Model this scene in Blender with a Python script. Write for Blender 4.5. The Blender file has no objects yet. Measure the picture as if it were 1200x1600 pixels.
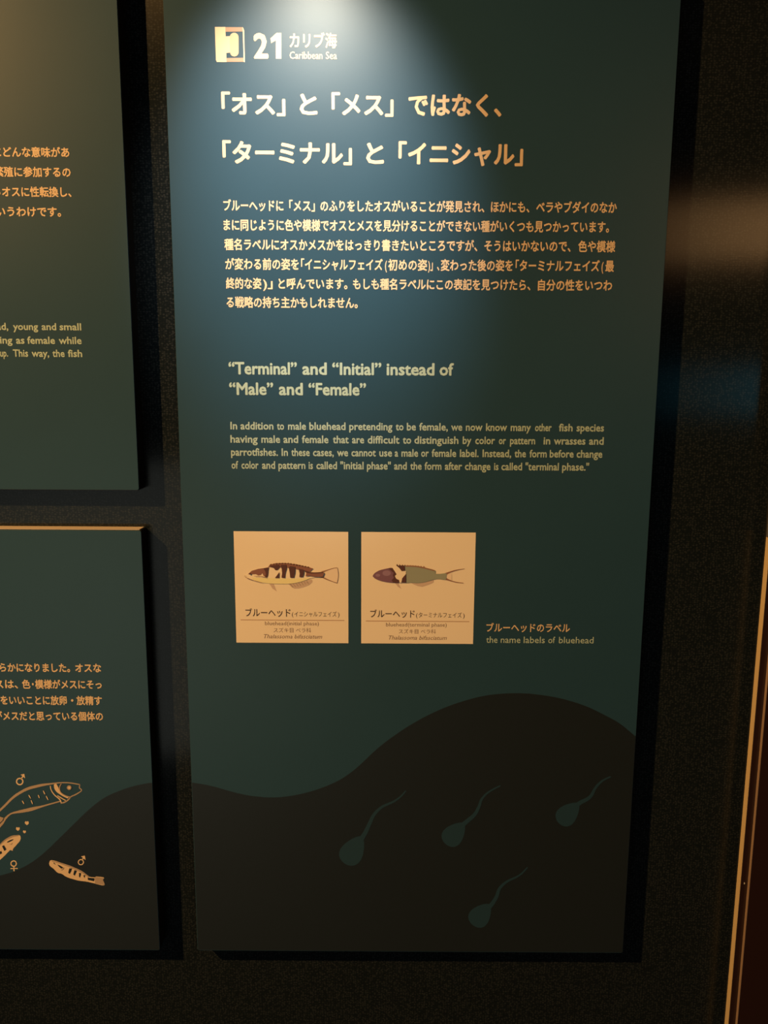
import bpy, math
from mathutils import Vector, Euler
from mathutils.geometry import tessellate_polygon

scene = bpy.context.scene
COL = scene.collection

# ------------------------------------------------------------------ camera
CAM_D = 0.67          # camera to the front of the panels (m)
PANEL_T = 0.015       # panel thickness / stand-off (m); wall plane is y = 0
CAM = Vector((0.0, -(CAM_D + PANEL_T), 1.5))
FPX = 1202.0
PITCH, ROLL = math.radians(9.1), math.radians(0.33)
cam_data = bpy.data.cameras.new('camera')
cam_data.sensor_fit = 'VERTICAL'
cam_data.sensor_height = 24.0
cam_data.lens = FPX / 1600.0 * 24.0
cam_data.clip_start = 0.01
cam = bpy.data.objects.new('camera', cam_data)
COL.objects.link(cam)
cam.location = CAM
cam.rotation_mode = 'XYZ'
from mathutils import Matrix
_rot = Matrix.Rotation(math.pi / 2 - PITCH, 3, 'X') @ Matrix.Rotation(ROLL, 3, 'Z')
cam.rotation_euler = _rot.to_euler()
scene.camera = cam

# ------------------------------------------------------------------ world + exposure
scene.view_settings.view_transform = 'Standard'
scene.view_settings.look = 'None'
scene.view_settings.gamma = 1.0
scene.view_settings.exposure = 0.0
scene.view_settings.use_curve_mapping = False
world = bpy.data.worlds.new('dim_gallery')
scene.world = world
world.use_nodes = True
world.node_tree.nodes['Background'].inputs['Color'].default_value = (0.35, 0.6, 0.7, 1)
world.node_tree.nodes['Background'].inputs['Strength'].default_value = 0.0

# ------------------------------------------------------------------ lamps
def spot(name, loc, aim, watts, color, half_deg, blend, radius):
    d = bpy.data.lights.new(name, 'SPOT')
    d.energy = watts
    d.color = color
    d.spot_size = math.radians(half_deg * 2)
    d.spot_blend = blend
    d.shadow_soft_size = radius
    o = bpy.data.objects.new(name, d)
    COL.objects.link(o)
    o.location = loc
    o.rotation_euler = (Vector(aim) - Vector(loc)).to_track_quat('-Z', 'Y').to_euler()
    return o

# warm ceiling spot from the upper left, throws the hard offset shadows
spot('warm_ceiling_spot', (-1.60, -1.13, 2.66), (-0.13, 0.0, 1.27), 305.0, (1.0, 0.51, 0.155), 24.5, 1.0, 0.014)
# neutral spot grazing down the tall panel from just above the picture
spot('white_graze_spot', (-0.078, -0.33, 1.995), (-0.062, -0.015, 1.675), 23.0, (1.0, 0.92, 0.74), 19.5, 1.0, 0.015)
# added unseen fill from behind left, lifts the haze on the panels
def area(name, loc, aim, watts, color, sx, sy):
    d = bpy.data.lights.new(name, 'AREA')
    d.shape = 'RECTANGLE'
    d.size, d.size_y = sx, sy
    d.energy = watts
    d.color = color
    o = bpy.data.objects.new(name, d)
    COL.objects.link(o)
    o.location = loc
    o.rotation_euler = (Vector(aim) - Vector(loc)).to_track_quat('-Z', 'Y').to_euler()
    return o
area('haze_fill', (-1.0, -2.4, 0.55), (0.0, 0.0, 1.2), 3.5, (0.95, 1.0, 0.88), 1.5, 1.3)

# ------------------------------------------------------------------ materials
def mat(name, color, rough=0.5, metal=0.0, spec=0.5, noise=0.0, nscale=40.0, bump=0.0, bscale=400.0,
        aniso=0.0, coat=0.0, bdist=0.001, emit=None, estr=0.0):
    m = bpy.data.materials.new(name)
    m.use_nodes = True
    nt = m.node_tree
    p = nt.nodes['Principled BSDF']
    p.inputs['Base Color'].default_value = (*color, 1)
    p.inputs['Roughness'].default_value = rough
    p.inputs['Metallic'].default_value = metal
    p.inputs['Specular IOR Level'].default_value = spec
    p.inputs['Coat Weight'].default_value = coat
    if emit:
        p.inputs['Emission Color'].default_value = (*emit, 1)
        p.inputs['Emission Strength'].default_value = estr
    tc = nt.nodes.new('ShaderNodeTexCoord')
    if noise > 0:
        n = nt.nodes.new('ShaderNodeTexNoise')
        n.inputs['Scale'].default_value = nscale
        n.inputs['Detail'].default_value = 4
        nt.links.new(tc.outputs['Object'], n.inputs['Vector'])
        r = nt.nodes.new('ShaderNodeMapRange')
        r.inputs['To Min'].default_value = 1 - noise
        r.inputs['To Max'].default_value = 1 + noise
        nt.links.new(n.outputs['Fac'], r.inputs['Value'])
        mx = nt.nodes.new('ShaderNodeMix')
        mx.data_type = 'RGBA'
        mx.blend_type = 'MULTIPLY'
        mx.inputs[0].default_value = 1.0
        mx.inputs[6].default_value = (*color, 1)
        nt.links.new(r.outputs['Result'], mx.inputs[7])
        nt.links.new(mx.outputs[2], p.inputs['Base Color'])
    if bump > 0:
        n = nt.nodes.new('ShaderNodeTexNoise')
        n.inputs['Scale'].default_value = bscale
        n.inputs['Detail'].default_value = 3
        nt.links.new(tc.outputs['Object'], n.inputs['Vector'])
        b = nt.nodes.new('ShaderNodeBump')
        b.inputs['Strength'].default_value = bump
        b.inputs['Distance'].default_value = bdist
        nt.links.new(n.outputs['Fac'], b.inputs['Height'])
        nt.links.new(b.outputs['Normal'], p.inputs['Normal'])
    if aniso > 0:
        p.inputs['Anisotropic'].default_value = aniso
        t = nt.nodes.new('ShaderNodeTangent')
        t.direction_type = 'RADIAL'
        t.axis = 'Z'
        nt.links.new(t.outputs['Tangent'], p.inputs['Tangent'])
    return m

M = {}
M['panel'] = mat('deep_blue_print', (0.021, 0.066, 0.120), rough=0.35, spec=0.42, noise=0.04, nscale=25, bump=0.05, bscale=900, bdist=0.0003)
M['wave'] = mat('dark_indigo_print', (0.012, 0.019, 0.027), rough=0.38, spec=0.5)
M['cell'] = mat('slate_blue_print', (0.018, 0.052, 0.090), rough=0.36, spec=0.5)
M['core'] = mat('shaded_board_edge', (0.012, 0.014, 0.018), rough=0.6, spec=0.2)  # shade on the board sides put into the colour; also on the frame spacer
M['lit_top'] = mat('lit_board_edge', (0.55, 0.50, 0.45), rough=0.35, spec=0.5)  # light falling on the board's top, put into the colour
M['ink'] = mat('cream_print', (0.74, 0.60, 0.44), rough=0.5, spec=0.4)
M['ink_pale'] = mat('grey_green_print', (0.42, 0.58, 0.56), rough=0.5, spec=0.4)
M['ink_peach'] = mat('peach_print', (0.40, 0.27, 0.20), rough=0.5)
M['ink_pill'] = mat('light_peach_print', (0.66, 0.46, 0.32), rough=0.5)
M['card'] = mat('white_card_print', (0.86, 0.82, 0.76), rough=0.55, spec=0.3)
M['black'] = mat('black_print', (0.05, 0.03, 0.03), rough=0.5)
M['greyink'] = mat('thin_grey_print', (0.22, 0.15, 0.13), rough=0.5)
M['rule'] = mat('ruled_line_print', (0.45, 0.30, 0.22), rough=0.5)
M['f_brown'] = mat('fish_brown', (0.26, 0.13, 0.12), rough=0.5)
M['f_dark'] = mat('fish_dark', (0.10, 0.045, 0.05), rough=0.5)
M['f_belly'] = mat('fish_belly', (0.86, 0.86, 0.55), rough=0.5)
M['f_pale'] = mat('fish_pale_flank', (0.90, 0.86, 0.78), rough=0.5)
M['f_fin'] = mat('fish_fin', (0.60, 0.50, 0.48), rough=0.5)
M['f_finline'] = mat('fish_fin_line', (0.30, 0.17, 0.14), rough=0.5)
M['f_purple'] = mat('fish_purple', (0.20, 0.11, 0.20), rough=0.5)
M['f_purple_hi'] = mat('fish_purple_light', (0.30, 0.20, 0.34), rough=0.5)
M['f_green'] = mat('fish_green', (0.30, 0.36, 0.34), rough=0.5)
M['f_tail'] = mat('fish_tail_fill', (0.84, 0.76, 0.70), rough=0.5)
M['tan'] = mat('tan_print', (0.42, 0.34, 0.28), rough=0.5)
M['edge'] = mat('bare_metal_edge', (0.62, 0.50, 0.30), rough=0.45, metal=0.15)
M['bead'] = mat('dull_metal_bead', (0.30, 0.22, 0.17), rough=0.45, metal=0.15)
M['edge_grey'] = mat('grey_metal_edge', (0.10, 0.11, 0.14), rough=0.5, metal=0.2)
M['bronze'] = mat('dark_bronze_plate', (0.022, 0.010, 0.009), rough=0.30, spec=0.6)
M['steel'] = mat('screw_steel', (0.7, 0.7, 0.7), rough=0.3, metal=0.8)
M['floor'] = mat('dark_floor', (0.02, 0.02, 0.022), rough=0.6, noise=0.2, nscale=8)
M['room'] = mat('dark_room_paint', (0.015, 0.015, 0.018), rough=0.8)

def wall_material():
    # near-black pebbled vinyl: fine rows of raised grain, satin, smears reflections sideways
    m = bpy.data.materials.new('black_pebbled_vinyl')
    m.use_nodes = True
    nt = m.node_tree
    p = nt.nodes['Principled BSDF']
    p.inputs['Base Color'].default_value = (0.013, 0.018, 0.024, 1)
    p.inputs['Roughness'].default_value = 0.17
    p.inputs['Anisotropic'].default_value = 0.93
    tg = nt.nodes.new('ShaderNodeTangent')
    tg.direction_type = 'RADIAL'
    tg.axis = 'Z'
    nt.links.new(tg.outputs['Tangent'], p.inputs['Tangent'])
    p.inputs['Specular IOR Level'].default_value = 0.3
    tc = nt.nodes.new('ShaderNodeTexCoord')
    mp = nt.nodes.new('ShaderNodeMapping')
    mp.inputs['Scale'].default_value = (420, 420, 560)
    nt.links.new(tc.outputs['Object'], mp.inputs['Vector'])
    v = nt.nodes.new('ShaderNodeTexVoronoi')
    v.inputs['Scale'].default_value = 1.0
    v.inputs['Randomness'].default_value = 0.55
    nt.links.new(mp.outputs['Vector'], v.inputs['Vector'])
    b = nt.nodes.new('ShaderNodeBump')
    b.invert = True
    b.inputs['Strength'].default_value = 0.05
    b.inputs['Distance'].default_value = 0.0001
    nt.links.new(v.outputs['Distance'], b.inputs['Height'])
    nt.links.new(b.outputs['Normal'], p.inputs['Normal'])
    r = nt.nodes.new('ShaderNodeValToRGB')          # grain tips slightly paler than the pits
    r.color_ramp.elements[0].color = (0.030, 0.038, 0.046, 1)
    r.color_ramp.elements[1].color = (0.007, 0.011, 0.015, 1)
    r.color_ramp.elements[1].position = 0.55
    nt.links.new(v.outputs['Distance'], r.inputs['Fac'])
    nt.links.new(r.outputs['Color'], p.inputs['Base Color'])
    return m
M['wall'] = wall_material()

# ------------------------------------------------------------------ helpers
def link(name, verts, faces, mats, parent=None, findex=None):
    me = bpy.data.meshes.new(name)
    me.from_pydata([tuple(v) for v in verts], [], faces)
    for m in (mats if isinstance(mats, (list, tuple)) else [mats]):
        me.materials.append(m)
    if findex:
        for i, f in enumerate(findex):
            me.polygons[i].material_index = f
    me.update()
    o = bpy.data.objects.new(name, me)
    COL.objects.link(o)
    if parent:
        o.parent = parent
    return o

def box_data(x0, x1, y0, y1, z0, z1):
    v = [(x, y, z) for x in (x0, x1) for y in (y0, y1) for z in (z0, z1)]
    f = [(0, 1, 3, 2), (4, 6, 7, 5), (0, 4, 5, 1), (2, 3, 7, 6), (0, 2, 6, 4), (1, 5, 7, 3)]
    return v, f

def box(name, x0, x1, y0, y1, z0, z1, m, parent=None):
    v, f = box_data(x0, x1, y0, y1, z0, z1)
    return link(name, v, f, m, parent)

def structure(o, label=None):
    o['kind'] = 'structure'
    if label:
        o['label'] = label
    return o

def face_point(px, py, t=0.0):
    """photograph pixel -> (x, z) in metres on the panels' front plane (t metres further back)"""
    a, b = (px - 600) / FPX, (800 - py) / FPX
    c, s = math.cos(ROLL), math.sin(ROLL)
    r, u = a * c - b * s, a * s + b * c
    dy = math.cos(PITCH) + u * math.sin(PITCH)
    dz = -math.sin(PITCH) + u * math.cos(PITCH)
    k = (CAM_D + t) / dy
    return r * k, CAM.z + dz * k

YF = -PANEL_T           # front plane of the panels
LAYER = 0.00006

def poly_faces(pts):
    """triangulate a closed outline of (x, z) points; faces look towards -y"""
    tris = tessellate_polygon([[Vector((x, z, 0)) for x, z in pts]])
    out = []
    for a, b, c in tris:
        ax, az = pts[a]; bx, bz = pts[b]; cx, cz = pts[c]
        area2 = (bx - ax) * (cz - az) - (cx - ax) * (bz - az)
        out.append((a, b, c) if area2 > 0 else (a, c, b))
    return out

def catmull(pts, n=6):
    out = []
    P = [pts[0]] + list(pts) + [pts[-1]]
    for i in range(1, len(P) - 2):
        p0, p1, p2, p3 = P[i - 1], P[i], P[i + 1], P[i + 2]
        for k in range(n):
            t = k / n
            out.append(tuple(0.5 * ((2 * p1[j]) + (-p0[j] + p2[j]) * t + (2 * p0[j] - 5 * p1[j] + 4 * p2[j] - p3[j]) * t * t
                                    + (-p0[j] + 3 * p1[j] - 3 * p2[j] + p3[j]) * t ** 3) for j in range(len(p1))))
    out.append(tuple(pts[-1]))
    return out

def stroke_outline(pts, n=5):
    """pts = (x, y, width) -> closed outline of a smooth brush line"""
    c = catmull(pts, n)
    L, R = [], []
    for i, (x, y, w) in enumerate(c):
        a = c[max(0, i - 1)]; b = c[min(len(c) - 1, i + 1)]
        dx, dy = b[0] - a[0], b[1] - a[1]
        l = math.hypot(dx, dy) or 1
        nx, ny = -dy / l * w / 2, dx / l * w / 2
        L.append((x + nx, y + ny)); R.append((x - nx, y - ny))
    return L + R[::-1]

def disc(cx, cy, r, n=20, ry=None):
    ry = ry or r
    return [(cx + r * math.cos(2 * math.pi * i / n), cy + ry * math.sin(2 * math.pi * i / n)) for i in range(n)]

class Print:
    """flat printed artwork: layered outlines given in one crop's coordinates"""
    def __init__(self, x0=0.0, y0=0.0, s=1.0, base=1):
        self.x0, self.y0, self.s = x0, y0, s
        self.v, self.f, self.fi, self.mats = [], [], [], []
        self.level = base
    def add(self, pts, m, up=True):
        if up:
            self.level += 1
        P = [face_point(self.x0 + x / self.s, self.y0 + y / self.s) for x, y in pts]
        n = len(self.v)
        if m not in self.mats:
            self.mats.append(m)
        for t in poly_faces(P):
            self.f.append(tuple(n + k for k in t))
            self.fi.append(self.mats.index(m))
        self.v += [(x, YF - LAYER * self.level, z) for x, z in P]
    def stroke(self, pts, m, w=None, n=5):
        self.add(stroke_outline([(p[0], p[1], w if w else p[2]) for p in pts], n), m)
    def ring(self, cx, cy, r, w, m, n=20):
        self.level += 1
        k0 = len(self.v)
        if m not in self.mats:
            self.mats.append(m)
        for rr in (r - w / 2, r + w / 2):
            for x, y in disc(cx, cy, rr, n):
                X, Z = face_point(self.x0 + x / self.s, self.y0 + y / self.s)
                self.v.append((X, YF - LAYER * self.level, Z))
        for i in range(n):
            j = (i + 1) % n
            self.f.append((k0 + i, k0 + j, k0 + n + j, k0 + n + i))
            self.fi.append(self.mats.index(m))
    def build(self, name, parent):
        return link(name, self.v, self.f, self.mats, parent, self.fi)

# ---- lettering: Blender's own built-in font, turned into flat mesh
_cache = {}
def glyphs(text, offset, shear=0.0):
    """flat outlines of a word; bold weights are overprinted copies pushed out by `offset` em"""
    key = (text, offset, shear)
    if key in _cache:
        return _cache[key]
    c = bpy.data.curves.new('lettering', 'FONT')
    c.body = text
    c.resolution_u = 2
    c.shear = shear
    c.fill_mode = 'FRONT'
    o = bpy.data.objects.new('lettering', c)
    COL.objects.link(o)
    dg = bpy.context.evaluated_depsgraph_get()
    me = bpy.data.meshes.new_from_object(o.evaluated_get(dg))
    v0 = [(q.co.x, q.co.y) for q in me.vertices]
    f0 = [tuple(p.vertices) for p in me.polygons]
    bpy.data.objects.remove(o)
    bpy.data.curves.remove(c)
    bpy.data.meshes.remove(me)
    v, f = [], []
    dirs = [(0, 0)] if offset <= 0 else [(0, 0)] + [(offset * math.cos(math.pi / 3 * k), offset * math.sin(math.pi / 3 * k)) for k in range(6)]
    for lay, (dx, dy) in enumerate(dirs):
        n = len(v)
        v += [(x + dx, y + dy, lay) for x, y in v0]
        f += [tuple(n + k for k in q) for q in f0]
    _cache[key] = (v, f)
    return v, f

def extent(v):
    return min(p[0] for p in v), max(p[0] for p in v), min(p[1] for p in v), max(p[1] for p in v)

def text_line(name, segs, ytop, ybot, m, parent, ref='国', offset=0.02, shear=0.0, level=2):
    """segs = (text, left px, right px); ytop / ybot = pixel rows of the top and foot of the reference glyph"""
    _, _, r0, r1 = extent(glyphs(ref, offset)[0])
    V, F = [], []
    for text, xa, xb in segs:
        v, f = glyphs(text, offset, shear)
        if not v:
            continue
        ex0, ex1, _, _ = extent(v)
        ym = (ytop + ybot) / 2
        X0 = face_point(xa, ym)[0]; X1 = face_point(xb, ym)[0]
        xm = segs[0][1]
        ZT = face_point(xm, ytop)[1]; ZB = face_point(xm, ybot)[1]
        sx = (X1 - X0) / (ex1 - ex0); sz = (ZT - ZB) / (r1 - r0)
        n = len(V)
        V += [(X0 + (x - ex0) * sx, YF - LAYER * level - 0.000012 * lay, ZB + (y - r0) * sz) for x, y, lay in v]
        for q in f:
            F.append(tuple(n + k for k in q))
    o = link(name, V, F, m, parent)
    return o

# ------------------------------------------------------------------ room shell
structure(box('wall_back', -3.0, 0.352, 0.0, 0.12, 0.0, 2.9, M['wall']), 'near-black pebbled vinyl wall behind the blue panels')
structure(box('wall_right', 0.352, 3.0, 0.0, 0.12, 0.0, 2.9, M['room']))
structure(box('floor', -3.0, 3.0, -3.2, 0.12, -0.1, 0.0, M['floor']))
structure(box('ceiling', -3.0, 3.0, -3.2, 0.12, 2.9, 3.0, M['room']))
structure(box('wall_front', -3.0, 3.0, -3.32, -3.2, 0.0, 2.9, M['room']))

# ------------------------------------------------------------------ metal frame at the right edge
trim = bpy.data.objects.new('trim_1', None)
COL.objects.link(trim)
trim.location = (0.340, 0.0, 0.0)
structure(trim, 'dark bronze metal frame with bright edges at the right border')
TX = 0.0
def tbox(name, x0, x1, y0, y1, z0, z1, m):
    return box(name, x0, x1, y0, y1, z0, z1, m, trim)
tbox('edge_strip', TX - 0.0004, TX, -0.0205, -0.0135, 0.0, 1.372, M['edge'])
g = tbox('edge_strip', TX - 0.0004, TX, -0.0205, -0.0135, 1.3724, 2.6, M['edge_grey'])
g['label'] = 'grey upper length of the frame edge'
tbox('outer_flange', TX, TX + 0.012, -0.0205, -0.0135, 0.0, 2.6, M['bronze'])
tbox('spacer', TX + 0.005, TX + 0.012, -0.0135, 0.0, 0.0, 2.6, M['core'])
tbox('inner_bead', TX + 0.0066, TX + 0.0070, -0.0240, -0.0206, 0.0, 2.6, M['bead'])
tbox('face_plate', TX + 0.0070, TX + 0.75, -0.0240, -0.0206, 0.0, 2.6, M['bronze'])
_n = 12
_v = [(TX + 0.0035, -0.0216, 1.039)] + [(TX + 0.0035 + 0.0007 * math.cos(2 * math.pi * i / _n), -0.0206, 1.039 + 0.0012 * math.sin(2 * math.pi * i / _n)) for i in range(_n)]
link('rivet', _v, [(0, 1 + (i + 1) % _n, 1 + i) for i in range(_n)], M['steel'], trim)

# ------------------------------------------------------------------ panels
def rounded_rect(x0, x1, z0, z1, r, n=5):
    pts = []
    for cx, cz, a0 in ((x1 - r, z1 - r, 0), (x0 + r, z1 - r, 90), (x0 + r, z0 + r, 180), (x1 - r, z0 + r, 270)):
        for i in range(n + 1):
            a = math.radians(a0 + 90 * i / n)
            pts.append((cx + r * math.cos(a), cz + r * math.sin(a)))
    return pts

def slab(name, x0, x1, z0, z1, ya, yb, r, bevel, m, parent):
    """rounded plate from y=ya (back) to y=yb (front, nearer the viewer) with a small front bevel"""
    rings = [(rounded_rect(x0, x1, z0, z1, r), ya), (rounded_rect(x0, x1, z0, z1, r), yb + bevel),
             (rounded_rect(x0 + bevel, x1 - bevel, z0 + bevel, z1 - bevel, max(r - bevel, 0.0003)), yb)]
    n = len(rings[0][0])
    V = [(x, y, z) for pts, y in rings for x, z in pts]
    F = [tuple(reversed(range(n)))]
    for k in (0, 1):
        for i in range(n):
            j = (i + 1) % n
            F.append((k * n + i, k * n + j, (k + 1) * n + j, (k + 1) * n + i))
    F.append(tuple(2 * n + i for i in range(n)))
    return link(name, V, F, m, parent)

def panel(label, x0, x1, z0, z1):
    root = bpy.data.objects.new('info_panel', None)
    COL.objects.link(root)
    root['label'] = label
    root['category'] = 'sign'
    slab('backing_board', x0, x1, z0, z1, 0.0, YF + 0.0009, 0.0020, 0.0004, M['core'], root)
    box('lit_top_strip', x0 + 0.0020, x1 - 0.0020, YF + 0.0009, -0.0005, z1 - 0.0002, z1 + 0.0003, M['lit_top'], root)  # thin added strip that paints the lit top of the board
    slab('printed_face', x0 + 0.0002, x1 - 0.0002, z0 + 0.0002, z1 - 0.0006, YF + 0.0009, YF, 0.0020, 0.0003, M['panel'], root)
    return root

R_TL = panel('square dark blue text panel at upper left, cut by the frame', -0.630, -0.2150, 1.4105, 1.8255)
R_BL = panel('square blue panel at lower left with fish drawings above a dark wave', -0.630, -0.2148, 0.9602, 1.3753)
R_M = panel('tall blue information panel with two orange-lit fish cards, centre of the wall', -0.1787, 0.2345, 0.9602, 1.8255)

# ---- dark wave graphics
def wave(name, curve_px, x0, x1, z0, parent, extra_left=None):
    pts = [face_point(x, y) for x, y in catmull(curve_px, 5)]
    pts = [p for p in pts if x0 + 0.0006 < p[0] < x1 - 0.0006]
    zl, zr = pts[0][1], pts[-1][1]
    xa, xb, zb = x0 + 0.0006, x1 - 0.0006, z0 + 0.0008
    line = [(xa, zl)] + pts + [(xb, zr)]
    V, F = [], []
    for x, z in line:
        V += [(x, YF - LAYER, zb), (x, YF - LAYER, z)]
    for i in range(len(line) - 1):
        a = 2 * i
        F.append((a, a + 2, a + 3, a + 1))
    return link(name, V, F, M['wave'], parent)

wave('wave_print', [(296, 1222), (300, 1222.7), (330, 1228), (370, 1239), (397, 1244), (430, 1246), (463, 1242), (497, 1233), (530, 1219),
      (557, 1200), (587, 1172), (613, 1151.5), (645, 1130.5), (677, 1113.5), (710, 1100), (750, 1088.5), (783, 1084), (817, 1083.3),
      (850, 1086.5), (883, 1093), (917, 1104), (950, 1120), (970, 1131.7), (992, 1150), (1000, 1157)], -0.1787, 0.2345, 0.9602, R_M)
wave('wave_print', [(-560, 1330), (-400, 1345), (-250, 1375), (-120, 1388), (-50, 1381), (0, 1368), (23, 1361), (47, 1349), (70, 1331.5), (93, 1309.5), (117, 1286),
      (140, 1264), (163, 1246.5), (187, 1235.5), (210, 1228), (238, 1222.5), (246, 1222)], -0.630, -0.2148, 0.9602, R_BL)

# ---- swimming cells on the wave
def cell(head, ang, a, b, tail):
    P = Print(500, 1180, 2.4, base=1)
    hx, hy = head
    pts = []
    for i in range(26):
        t = 2 * math.pi * i / 26
        r = a * math.cos(t)
        w = b * math.sin(t) * (1.0 - 0.38 * math.cos(t))       # drop shape, thin towards the tail
        x = hx + r * math.cos(ang) - w * math.sin(ang)
        y = hy + r * math.sin(ang) + w * math.cos(ang)
        pts.append((x, y))
    P.add(pts, M['cell'])
    n = len(tail)
    P.stroke([(x, y, 15 * (1 - i / n) ** 1.3 + 4) for i, (x, y) in enumerate(tail)], M['cell'])
    return P.build('cell_drawing', R_M)

cell((125, 356), math.radians(-58), 60, 41, [(152, 318), (170, 290), (185, 258), (203, 222), (232, 194), (275, 174), (302, 155), (322, 133)])
cell((505, 294), math.radians(-48), 52, 37, [(530, 266), (548, 250), (580, 222), (597, 190), (606, 165), (632, 138), (676, 114)])
cell((932, 218), math.radians(-45), 52, 36, [(955, 194), (975, 178), (1012, 157), (1033, 122), (1058, 96), (1090, 80)])
cell((604, 598), math.radians(-50), 50, 37, [(626, 575), (643, 560), (662, 530), (673, 500), (700, 474), (748, 450), (778, 420)])

# ---- logo, number and sea name
P = Print(320, 30, 15, base=1)
P.add([(237, 182), (482, 182), (512, 1005), (285, 1005), (262, 960)], M['ink'])
P.level -= 1
P.add([(482, 186), (880, 190), (890, 290), (488, 296)], M['ink_peach'])
P.level -= 1
P.add([(509, 912), (905, 905), (915, 1000), (512, 1003)], M['ink_peach'])
P.add([(880, 188), (900, 200), (925, 270), (942, 1010), (912, 1005), (890, 280)], M['ink'])
P.add([(486, 405), (604, 400), (610, 785), (500, 795)], M['ink'])
pill = [(x, y) for x, y in ([(690 + 103 * math.cos(math.radians(a)), 425 + 105 * math.sin(math.radians(a))) for a in range(180, 361, 20)]
        + [(695 + 100 * math.cos(math.radians(a)), 775 + 105 * math.sin(math.radians(a))) for a in range(0, 181, 20)])]
P.add(pill, M['ink_pill'])
P.build('logo_print', R_M)
text_line('number_print', [('2', 396, 419.3)], 51.5, 92, M['ink'], R_M, ref='2', offset=0.035)
P = Print(240, 0, 3, base=1)
P.add([(573, 276), (573, 190), (551, 203), (548, 180), (577, 154), (599, 154), (599, 276)], M['ink'])
P.build('number_print', R_M)
text_line('heading_print', [('カリブ海', 452.5, 526.5)], 52, 75.5, M['ink'], R_M, offset=0.03)
text_line('heading_print', [('Caribbean', 452.5, 504), ('Sea', 509, 526.5)], 80.5, 92.3, M['ink'], R_M, ref='C', offset=0.016)

# ---- titles
T = 0.034
text_line('title_print', [('「オス」', 346, 446), ('と', 468, 496), ('「メス」', 518, 615), ('ではなく、', 638, 784)], 145, 181, M['ink'], R_M, offset=T)
text_line('title_print', [('「ターミナル」', 347.7, 550), ('と', 572, 600), ('「イニシャル」', 622.7, 817.5)], 221, 257, M['ink'], R_M, offset=T)

# ---- Japanese body
B = 0.027
body = [
    ([('ブルーヘッドに', 349, 443), ('「メス」', 452, 492), ('のふりをしたオスがいることが発見され、', 500.5, 757), ('ほかにも、', 767, 827.5), ('ベラやブダイのなか', 838, 964)], 312.5, 330),
    ([('まに同じように色や模様でオスとメスを見分けることができない種がいくつも見つかっています。', 349.3, 952)], 343, 360.5),
    ([('種名ラベルにオスかメスかをはっきり書きたいところですが、', 350.6, 746), ('そうはいかないので、', 756.7, 892), ('色や模様', 903.5, 961.5)], 373.5, 391),
    ([('が変わる前の姿を', 352, 467), ('「イニシャルフェイズ', 470.5, 598), ('(', 601.5, 604.5), ('初めの姿', 606.5, 667.5), (')」、', 669, 686.5), ('変わった後の姿を', 688.7, 801.5), ('「ターミナルフェイズ', 805.7, 937), ('(', 940, 943), ('最', 946, 959.6)], 404, 421.5),
    ([('終的な姿', 353, 408.5), (')」', 411, 426), ('と呼んでいます。', 435, 543), ('もしも種名ラベルにこの表記を見つけたら、', 551.5, 829), ('自分の性をいつわ', 840.6, 956.7)], 434.5, 451.5),
    ([('る戦略の持ち主かもしれません。', 354, 559)], 464, 481),
]
for segs, yt, yb in body:
    text_line('paragraph_line', segs, yt, yb, M['ink'], R_M, offset=B)

# ---- English heading and body
EH = 0.03
text_line('title_print', [('“Terminal”', 357, 464), ('and', 472.3, 510.7), ('“Initial”', 519, 596), ('instead', 604, 679), ('of', 686.7, 709)], 565.5, 585, M['ink_pale'], R_M, ref='d', offset=EH)
text_line('title_print', [('“Male”', 358, 427), ('and', 435.7, 473.3), ('“Female”', 482, 572)], 597.5, 617, M['ink_pale'], R_M, ref='d', offset=EH)
E1 = [('In', 360, 370.7), ('addition', 375.7, 427.3), ('to', 432.7, 444), ('male', 450, 478.3), ('bluehead', 483.3, 540), ('pretending', 545.7, 613.3), ('to', 618.3, 630.7), ('be', 635.7, 650), ('female,', 655, 700), ('we', 705, 722.5), ('now', 728, 754), ('know', 759.4, 792.4), ('many', 798, 829.6), ('other', 836, 862), ('fish', 873.4, 895), ('species', 901, 944)]
E2 = [('having', 360, 402.7), ('male', 408.3, 437.7), ('and', 442.7, 466), ('female', 471.7, 513.3), ('that', 520, 545), ('are', 550, 569), ('difficult', 574.3, 624.3), ('to', 629.3, 642.7), ('distinguish', 647.3, 716.5), ('by', 723, 736.6), ('color', 742.6, 773.5), ('or', 779.5, 790.6), ('pattern', 797, 836.5), ('in', 849.4, 860), ('wrasses', 865.6, 915), ('and', 920.5, 943.6)]
E3 = [('parrotfishes.', 361, 434.3), ('In', 440, 450), ('these', 455, 484), ('cases,', 489, 521.7), ('we', 526.7, 544), ('cannot', 549, 587.3), ('use', 592.7, 612.7), ('a', 616.7, 622.3), ('male', 627.3, 653.5), ('or', 658, 670), ('female', 674.5, 713), ('label.', 718.6, 748), ('Instead,', 754, 799), ('the', 804, 822), ('form', 827.5, 854.5), ('before', 859, 896.5), ('change', 901, 941.5)]
E4 = [('of', 361.7, 372.3), ('color', 377.3, 404), ('and', 409.3, 430), ('pattern', 435, 477.3), ('is', 482.3, 489), ('called', 494.3, 526.7), ('"initial', 531.7, 568.3), ('phase"', 573.3, 610.7), ('and', 615.7, 635.7), ('the', 641, 659), ('form', 663.4, 690), ('after', 695, 722), ('change', 726.4, 766.6), ('is', 772, 779), ('called', 783.4, 816), ('"terminal', 821, 873.4), ('phase."', 878.5, 920.5)]
for s, yt, yb in ((E1, 659, 671), (E2, 679.7, 691.7), (E3, 700, 712), (E4, 720.3, 732.3)):
    text_line('paragraph_line', s, yt, yb, M['ink_pale'], R_M, ref='d', offset=0.024)

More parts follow.
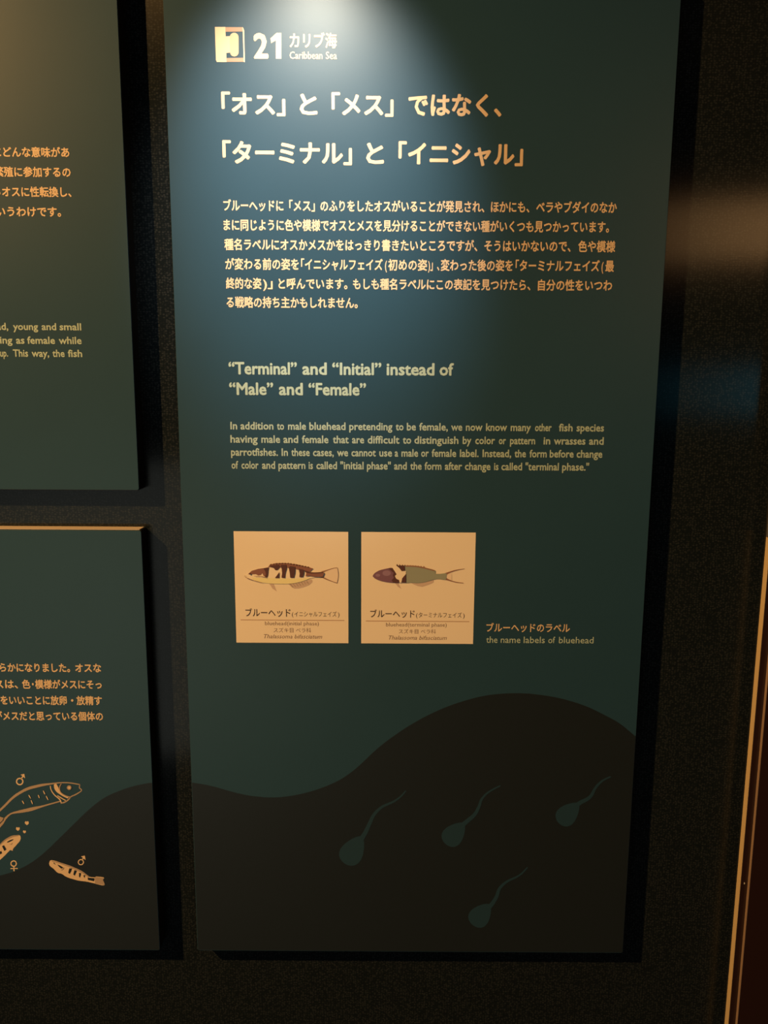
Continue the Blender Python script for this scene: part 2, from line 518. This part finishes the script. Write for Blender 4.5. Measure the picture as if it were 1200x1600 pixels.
# ---- caption
text_line('caption_print', [('ブルーヘッドのラベル', 760, 890.5)], 974, 987.5, M['ink'], R_M, offset=0.018)
text_line('caption_print', [('the', 759.7, 777.5), ('name', 782.5, 813.3), ('labels', 818.3, 851.3), ('of', 856.7, 867.5), ('bluehead', 873.3, 927.5)], 994.3, 1004.3, M['ink_pale'], R_M, ref='d', offset=0.006)

# ---- the two name label cards
def card(quad):
    P = Print(0, 0, 1, base=0)
    P.add(quad, M['card'])
    return P.build('name_card', R_M)

def card_rect(px0, px1):
    a = face_point(px0, 916)[0]; b = face_point(px1, 916)[0]
    zt, zb = 1.3747, 1.2720
    V = [(a, YF - LAYER, zb), (b, YF - LAYER, zb), (b, YF - LAYER, zt), (a, YF - LAYER, zt)]
    return link('name_card', V, [(0, 1, 2, 3)], M['card'], R_M)
C1 = card_rect(367.2, 544.2)
C2 = card_rect(564.5, 741.3)
C1['label'] = 'card with striped brown fish'
C2['label'] = 'card with purple-headed green fish'

P = Print(360, 820, 6, base=1)
P.add([(360, 545), (405, 548), (435, 625), (395, 598)], M['f_fin'])
P.add([(535, 548), (765, 512), (770, 535), (735, 565), (690, 583), (640, 595), (600, 598), (575, 585)], M['f_fin'])
for k in range(7):
    P.level -= 1
    P.stroke([(560 + 26 * k, 552 - 4 * k, 3), (590 + 24 * k, 590 - 6 * k, 3)], M['f_finline'])
P.level += 1
P.add([(860, 442), (930, 412), (1003, 400), (1012, 440), (1013, 500), (1000, 546), (930, 522), (855, 487), (890, 462)], M['f_tail'])
P.stroke([(840, 448, 16), (900, 428, 10), (960, 408, 6), (1003, 402, 5)], M['f_finline'])
P.level -= 1
P.stroke([(840, 480, 14), (900, 508, 9), (960, 532, 6), (1000, 545, 5)], M['f_finline'])
P.level -= 1
P.stroke([(1003, 402, 3), (1012, 470, 3), (1000, 545, 3)], M['f_finline'])
P.add(catmull([(140, 470), (175, 445), (240, 418), (300, 405), (355, 398), (450, 392), (560, 396), (680, 425), (740, 440), (800, 444), (862, 440), (862, 484), (800, 492),
       (720, 510), (640, 538), (540, 552), (440, 552), (340, 546), (240, 525), (180, 505), (145, 488), (140, 470)], 3), M['f_pale'])
P.add(catmull([(200, 490), (300, 497), (450, 500), (600, 503), (740, 498), (720, 512), (640, 538), (540, 552), (440, 552), (340, 546), (240, 525), (200, 490)], 3), M['f_belly'])
P.add([(165, 462), (200, 430), (260, 412), (330, 402), (358, 397), (352, 440), (350, 478), (335, 492), (310, 475), (300, 452), (285, 470), (262, 474), (240, 462), (215, 462)], M['f_brown'])
P.add([(355, 396), (370, 372), (430, 358), (500, 356), (560, 360), (620, 368), (680, 382), (735, 396), (775, 408), (745, 438), (700, 432), (640, 420), (560, 404), (450, 398)], M['f_brown'])
for k in range(14):
    x = 372 + 27 * k
    y = 368 - 10 * math.sin(min(k, 5) / 5 * 1.57) + max(0, k - 6) * 5.0
    P.level -= 1
    P.add([(x, y + 8), (x + 9, y - 7), (x + 16, y + 8)], M['f_brown'])
P.level += 1
P.add([(372, 382), (455, 372), (470, 392), (446, 420), (425, 425), (405, 402), (378, 395)], M['f_dark'])
P.add([(310, 405), (362, 398), (356, 430), (352, 470), (345, 492), (322, 484), (335, 462), (328, 435)], M['f_dark'])
P.add([(418, 497), (440, 468), (460, 440), (458, 497)], M['f_dark'])
P.add([(472, 375), (525, 372), (528, 410), (516, 450), (512, 496), (480, 494), (486, 450), (482, 412)], M['f_dark'])
P.add([(560, 385), (608, 392), (608, 440), (596, 494), (562, 494), (556, 440), (548, 400)], M['f_dark'])
P.add([(640, 408), (690, 420), (688, 460), (678, 488), (648, 488), (650, 450)], M['f_dark'])
P.add([(700, 428), (745, 440), (800, 444), (868, 438), (880, 452), (866, 486), (800, 486), (740, 476), (706, 480), (712, 450)], M['f_brown'])
P.stroke([(700, 432, 14), (745, 446, 12), (800, 448, 10), (872, 444, 8)], M['f_dark'])
P.level -= 1
P.stroke([(140, 470, 3), (145, 490, 4), (200, 512, 4), (300, 540, 3)], M['f_finline'])
P.add(disc(186, 458, 8, 10), M['f_dark'])
P.stroke([(225, 478, 3), (300, 482, 4), (345, 495, 3)], M['f_brown'])
P.build('fish_picture', C1)

P = Print(555, 820, 6, base=1)
P.add([(372, 545), (402, 542), (432, 600), (400, 580)], M['f_fin'])
P.add([(515, 538), (738, 512), (735, 540), (690, 560), (630, 580), (590, 575), (550, 560)], M['f_fin'])
P.add([(848, 455), (905, 455), (905, 520), (845, 512)], M['f_tail'])
P.stroke([(835, 468, 26), (890, 442, 12), (950, 424, 8), (1025, 411, 3)], M['f_finline'])
P.level -= 1
P.stroke([(835, 500, 24), (890, 522, 10), (950, 538, 8), (1015, 546, 5)], M['f_finline'])
for k in range(11):
    x = 385 + 25 * k
    y = 374 + 1.2 * k
    P.level -= 1
    P.add([(x, y + 12), (x + 6, y - 8 + k * .6), (x + 20, y + 12)], M['f_dark'] if k < 4 else M['f_finline'])
P.level += 1
P.add(catmull([(460, 380), (560, 384), (650, 400), (748, 425), (752, 455), (800, 458), (852, 454), (856, 480), (846, 514), (790, 508), (738, 512), (660, 535), (590, 545), (520, 541), (470, 540), (466, 460), (460, 380)], 3), M['f_green'])
P.stroke([(470, 386, 12), (560, 388, 12), (650, 404, 12), (745, 430, 10)], M['f_finline'])
P.add(catmull([(163, 480), (182, 452), (230, 425), (300, 408), (348, 404), (378, 450), (385, 500), (415, 540), (330, 540), (250, 527), (190, 505), (163, 480)], 4), M['f_purple'])
P.add(disc(295, 452, 40, 14, 26), M['f_purple_hi'])
P.level -= 1
P.add(disc(212, 472, 22, 12, 14), M['f_purple_hi'])
P.add([(312, 408), (352, 403), (372, 434), (388, 462), (372, 478), (384, 505), (412, 518), (416, 541), (358, 541), (340, 520), (362, 495), (352, 470), (362, 450)], M['f_dark'])
P.add([(385, 380), (462, 380), (466, 425), (434, 432), (415, 405)], M['f_dark'])
P.level -= 1
P.add([(476, 455), (476, 540), (434, 540), (440, 500)], M['f_dark'])
P.add([(350, 402), (386, 384), (415, 405), (436, 434), (476, 430), (476, 458), (440, 500), (432, 541), (416, 541), (412, 516), (384, 503), (372, 478), (388, 462)], M['f_pale'])
P.build('fish_picture', C2)

def rule(parent, xa, xb, y):
    a = face_point(xa, y); b = face_point(xb, y)
    y0 = YF - 2 * LAYER
    t = 0.00032
    link('ruled_line', [(a[0], y0, a[1] - t), (b[0], y0, a[1] - t), (b[0], y0, a[1] + t), (a[0], y0, a[1] + t)], [(0, 1, 2, 3)], M['rule'], parent)

text_line('name_print', [('ブルーヘッド', 383.5, 454)], 951, 963.5, M['black'], C1, offset=0.008)
text_line('name_print', [('(', 456, 458.5), ('イニシャルフェイズ', 460, 526), (')', 528, 530.5)], 955.5, 963.5, M['black'], C1, offset=0.0)
rule(C1, 376, 538, 968.5)
text_line('name_print', [('bluehead(initial phase)', 414, 498.3)], 970.8, 976.6, M['greyink'], C1, ref='d', offset=0.0)
text_line('name_print', [('スズキ目', 427.5, 458.5), ('ベラ科', 462.5, 486)], 981.2, 988.2, M['greyink'], C1, offset=0.0)
text_line('name_print', [('Thalassoma bifasciatum', 412.3, 503.3)], 991, 997.2, M['greyink'], C1, ref='d', offset=0.0, shear=0.25)
text_line('name_print', [('ブルーヘッド', 578.5, 648)], 953, 965, M['black'], C2, offset=0.008)
text_line('name_print', [('(', 650, 652.5), ('ターミナルフェイズ', 654, 721.5), (')', 723.5, 726)], 957, 965, M['black'], C2, offset=0.0)
rule(C2, 571.7, 733.3, 970.2)
text_line('name_print', [('bluehead(terminal phase)', 603.2, 698)], 972.8, 978.6, M['greyink'], C2, ref='d', offset=0.0)
text_line('name_print', [('スズキ目', 623, 653.5), ('ベラ科', 657.5, 681)], 983.2, 990, M['greyink'], C2, offset=0.0)
text_line('name_print', [('Thalassoma bifasciatum', 607.3, 698)], 993, 999.2, M['greyink'], C2, ref='d', offset=0.0, shear=0.25)

# ---- upper left panel text (the part inside the frame)
for s, yt, yb in (([('にどんな意味があ', -11, 108.5)], 230, 245.5), ([('繁殖に参加するの', -9, 110.5)], 261, 276.5),
                  ([('るオスに性転換し、', -11, 111.5)], 292, 307.5), ([('というわけです。', -20, 95.5)], 323, 338.5)):
    text_line('paragraph_line', s, yt, yb, M['ink'], R_TL, offset=B)
for s, yt, yb in (([('ad,', -5, 13), ('young', 20.5, 59.5), ('and', 65, 88), ('small', 93, 127)], 504.3, 515.5),
                  ([('ing', 0, 19.5), ('as', 25, 38.5), ('female', 42.5, 86), ('while', 92, 127.5)], 525.5, 537),
                  ([('up.', 0, 12.5), ('This', 20.5, 44), ('way,', 49.5, 77), ('the', 82, 101), ('fish', 106, 128.5)], 545.8, 557.3)):
    text_line('paragraph_line', s, yt, yb, M['ink_pale'], R_TL, ref='d', offset=0.024)

# ---- lower left panel text
for s, yt, yb in (([('らかになりました。', 0, 109.5), ('オスな', 117.4, 158.2)], 1036.2, 1050),
                  ([('スは、', -8, 28), ('色', 34.5, 47.5), ('・', 50, 53), ('模様がメスにそっ', 55, 159)], 1062, 1075.8),
                  ([('をいいことに放卵', 1, 104.5), ('・', 111, 115), ('放精す', 119.5, 159.4)], 1087.2, 1101),
                  ([('がメスだと思っている個体の', -9, 161)], 1111.7, 1125.5)):
    text_line('paragraph_line', s, yt, yb, M['ink'], R_BL, offset=B)

# ---- drawings on the lower left panel
S = 20 / 3
P = Print(0, 1200, S, base=1)
P.stroke([(-60, 490, 22), (0, 440, 22), (60, 382, 22), (130, 312, 24), (200, 262, 26), (290, 215, 28), (380, 190, 28), (450, 175, 24), (530, 164, 16), (640, 152, 11), (730, 155, 11), (832, 172, 11)], M['tan'])
P.level -= 1
P.stroke([(832, 172, 10), (828, 205, 10), (848, 225, 10), (842, 242, 10), (790, 275, 12), (740, 298, 12), (712, 330, 14), (672, 356, 14), (632, 366, 12)], M['tan'])
P.stroke([(632, 345, 12), (540, 370, 14), (440, 398, 18), (340, 425, 34), (250, 445, 32), (170, 460, 22), (110, 478, 16), (60, 522, 22), (20, 575, 32), (-30, 630, 34)], M['tan'])
P.stroke([(525, 185, 9), (535, 230, 9), (570, 280, 10), (622, 325, 12), (640, 362, 10)], M['ink'])
P.stroke([(575, 166, 26), (590, 210, 42), (612, 245, 30), (660, 282, 20), (712, 308, 18)], M['ink'])
P.stroke([(640, 162, 9), (622, 198, 9), (632, 248, 9), (680, 285, 10), (735, 302, 9)], M['tan'])
P.stroke([(600, 285, 8), (640, 310, 10), (685, 335, 8)], M['ink'])
P.add(disc(722, 202, 24, 18), M['tan'])
P.add(disc(724, 203, 13, 14), M['ink'])
for a, b in (((453, 233), (471, 272)), ((483, 288), (504, 330)), ((400, 277), (414, 312)), ((302, 278), (322, 314)), ((326, 332), (343, 374)), ((233, 337), (253, 371))):
    P.level -= 1
    P.stroke([(a[0], a[1], 6), ((a[0] + b[0]) / 2, (a[1] + b[1]) / 2, 10), (b[0], b[1], 5)], M['ink'])
P.level += 1
P.add([(-20, 500), (10, 505), (40, 515), (30, 540), (10, 560), (-20, 590)], M['tan'])
P.build('fish_drawing', R_BL)['label'] = 'large outlined fish drawing'

def hearts():
    P = Print(0, 1200, S, base=1)
    for cx, cy, r in ((280, 572, 21), (187, 633, 20), (255, 663, 16)):
        P.add([(cx, cy - r * .55), (cx - r * .5, cy - r * .95), (cx - r, cy - r * .45), (cx - r * .85, cy + r * .35), (cx, cy + r * 1.1),
               (cx + r * .9, cy + r * .4), (cx + r, cy - r * .45), (cx + r * .5, cy - r * .9)], M['ink'])
        P.level -= 1
    P.build('heart_drawing', R_BL)
hearts()

P = Print(0, 1200, S, base=1)
P.add(catmull([(-150, 985), (-60, 860), (0, 800), (60, 745), (130, 708), (200, 698), (217, 728), (205, 762), (168, 805), (138, 840), (130, 862), (105, 856), (50, 912), (0, 958), (-60, 1010), (-130, 1050), (-150, 985)], 3), M['ink'])
P.stroke([(-100, 915, 10), (0, 800, 10), (60, 747, 14), (130, 712, 18), (195, 702, 8)], M['tan'])
P.add([(22, 812), (42, 803), (68, 846), (46, 862)], M['wave'])
P.level -= 1
P.add([(-4, 872), (14, 862), (22, 886), (2, 898)], M['wave'])
P.level -= 1
P.stroke([(75, 772, 8), (108, 757, 14), (140, 742, 6)], M['wave'])
P.stroke([(100, 790, 4), (118, 792, 6), (130, 778, 4)], M['tan'])
P.build('fish_drawing', R_BL)['label'] = 'small striped fish drawing at the frame edge'

P = Print(0, 1200, S, base=1)
P.add(catmull([(513, 992), (525, 962), (570, 965), (640, 988), (740, 1025), (820, 1055), (890, 1098), (925, 1130), (990, 1138), (1002, 1130), (1082, 1140), (1074, 1168),
               (1086, 1222), (985, 1202), (900, 1182), (820, 1172), (700, 1137), (645, 1102), (600, 1090), (560, 1050), (520, 1018), (513, 992)], 3), M['ink'])
P.stroke([(540, 968, 10), (640, 994, 14), (740, 1030, 18), (850, 1080, 18), (922, 1132, 14)], M['tan'])
P.add([(988, 1142), (1002, 1134), (1080, 1143), (1072, 1168), (1083, 1218), (990, 1200)], M['tan'])
for q in ([(722, 1045), (752, 1044), (742, 1075), (726, 1102), (711, 1090)], [(776, 1062), (802, 1068), (790, 1098), (778, 1120), (764, 1108)],
          [(824, 1090), (846, 1094), (840, 1120), (834, 1142), (823, 1128)], [(868, 1116), (890, 1114), (880, 1146)],
          [(914, 1140), (986, 1147), (980, 1178), (916, 1164)], [(556, 985), (566, 985), (580, 1004), (568, 1000)], [(598, 1003), (640, 1022), (662, 1038), (640, 1046), (618, 1030)]):
    P.level -= 1
    P.add(q, M['wave'])
    P.level += 0
P.level += 1
P.stroke([(635, 1060, 4), (655, 1052, 8), (668, 1036, 4)], M['tan'])
P.build('fish_drawing', R_BL)['label'] = 'small striped fish drawing on the dark wave'

def male(cx, cy, r, w, tip):
    P = Print(0, 1200, S, base=1)
    P.ring(cx, cy, r, w, M['ink'])
    dx, dy = tip[0] - cx, tip[1] - cy
    l = math.hypot(dx, dy)
    ux, uy = dx / l, dy / l
    P.level -= 1
    P.stroke([(cx + ux * r, cy + uy * r, w), (tip[0] - ux * 14, tip[1] - uy * 14, w)], M['ink'])
    P.add([tip, (tip[0] - ux * 10 - 34, tip[1] + 8), (tip[0] + 8, tip[1] + 46)], M['ink'])
    P.build('symbol_drawing', R_BL)
male(206, 140, 33, 13, (254, 60))
male(843, 980, 27, 10, (884, 912))
P = Print(0, 1200, S, base=1)
P.ring(143, 995, 28, 11, M['ink'])
P.stroke([(145, 1022, 12), (147, 1074, 12)], M['ink'])
P.stroke([(110, 1046, 9), (186, 1044, 9)], M['ink'])
P.build('symbol_drawing', R_BL)

# ------------------------------------------------------------------ far side of the corridor: what the satin wall mirrors
def emitter(name, color, strength):
    return mat(name, (0.05, 0.05, 0.05), rough=0.6, emit=color, estr=strength)
structure(box('window_1', 1.50, 3.0, -3.2, -3.17, 2.14, 2.41, emitter('amber_showcase', (1.0, 0.52, 0.20), 6.0)))
structure(box('window_2', 1.75, 3.0, -3.2, -3.17, 1.38, 1.62, emitter('blue_tank', (0.10, 0.60, 0.80), 1.6)))
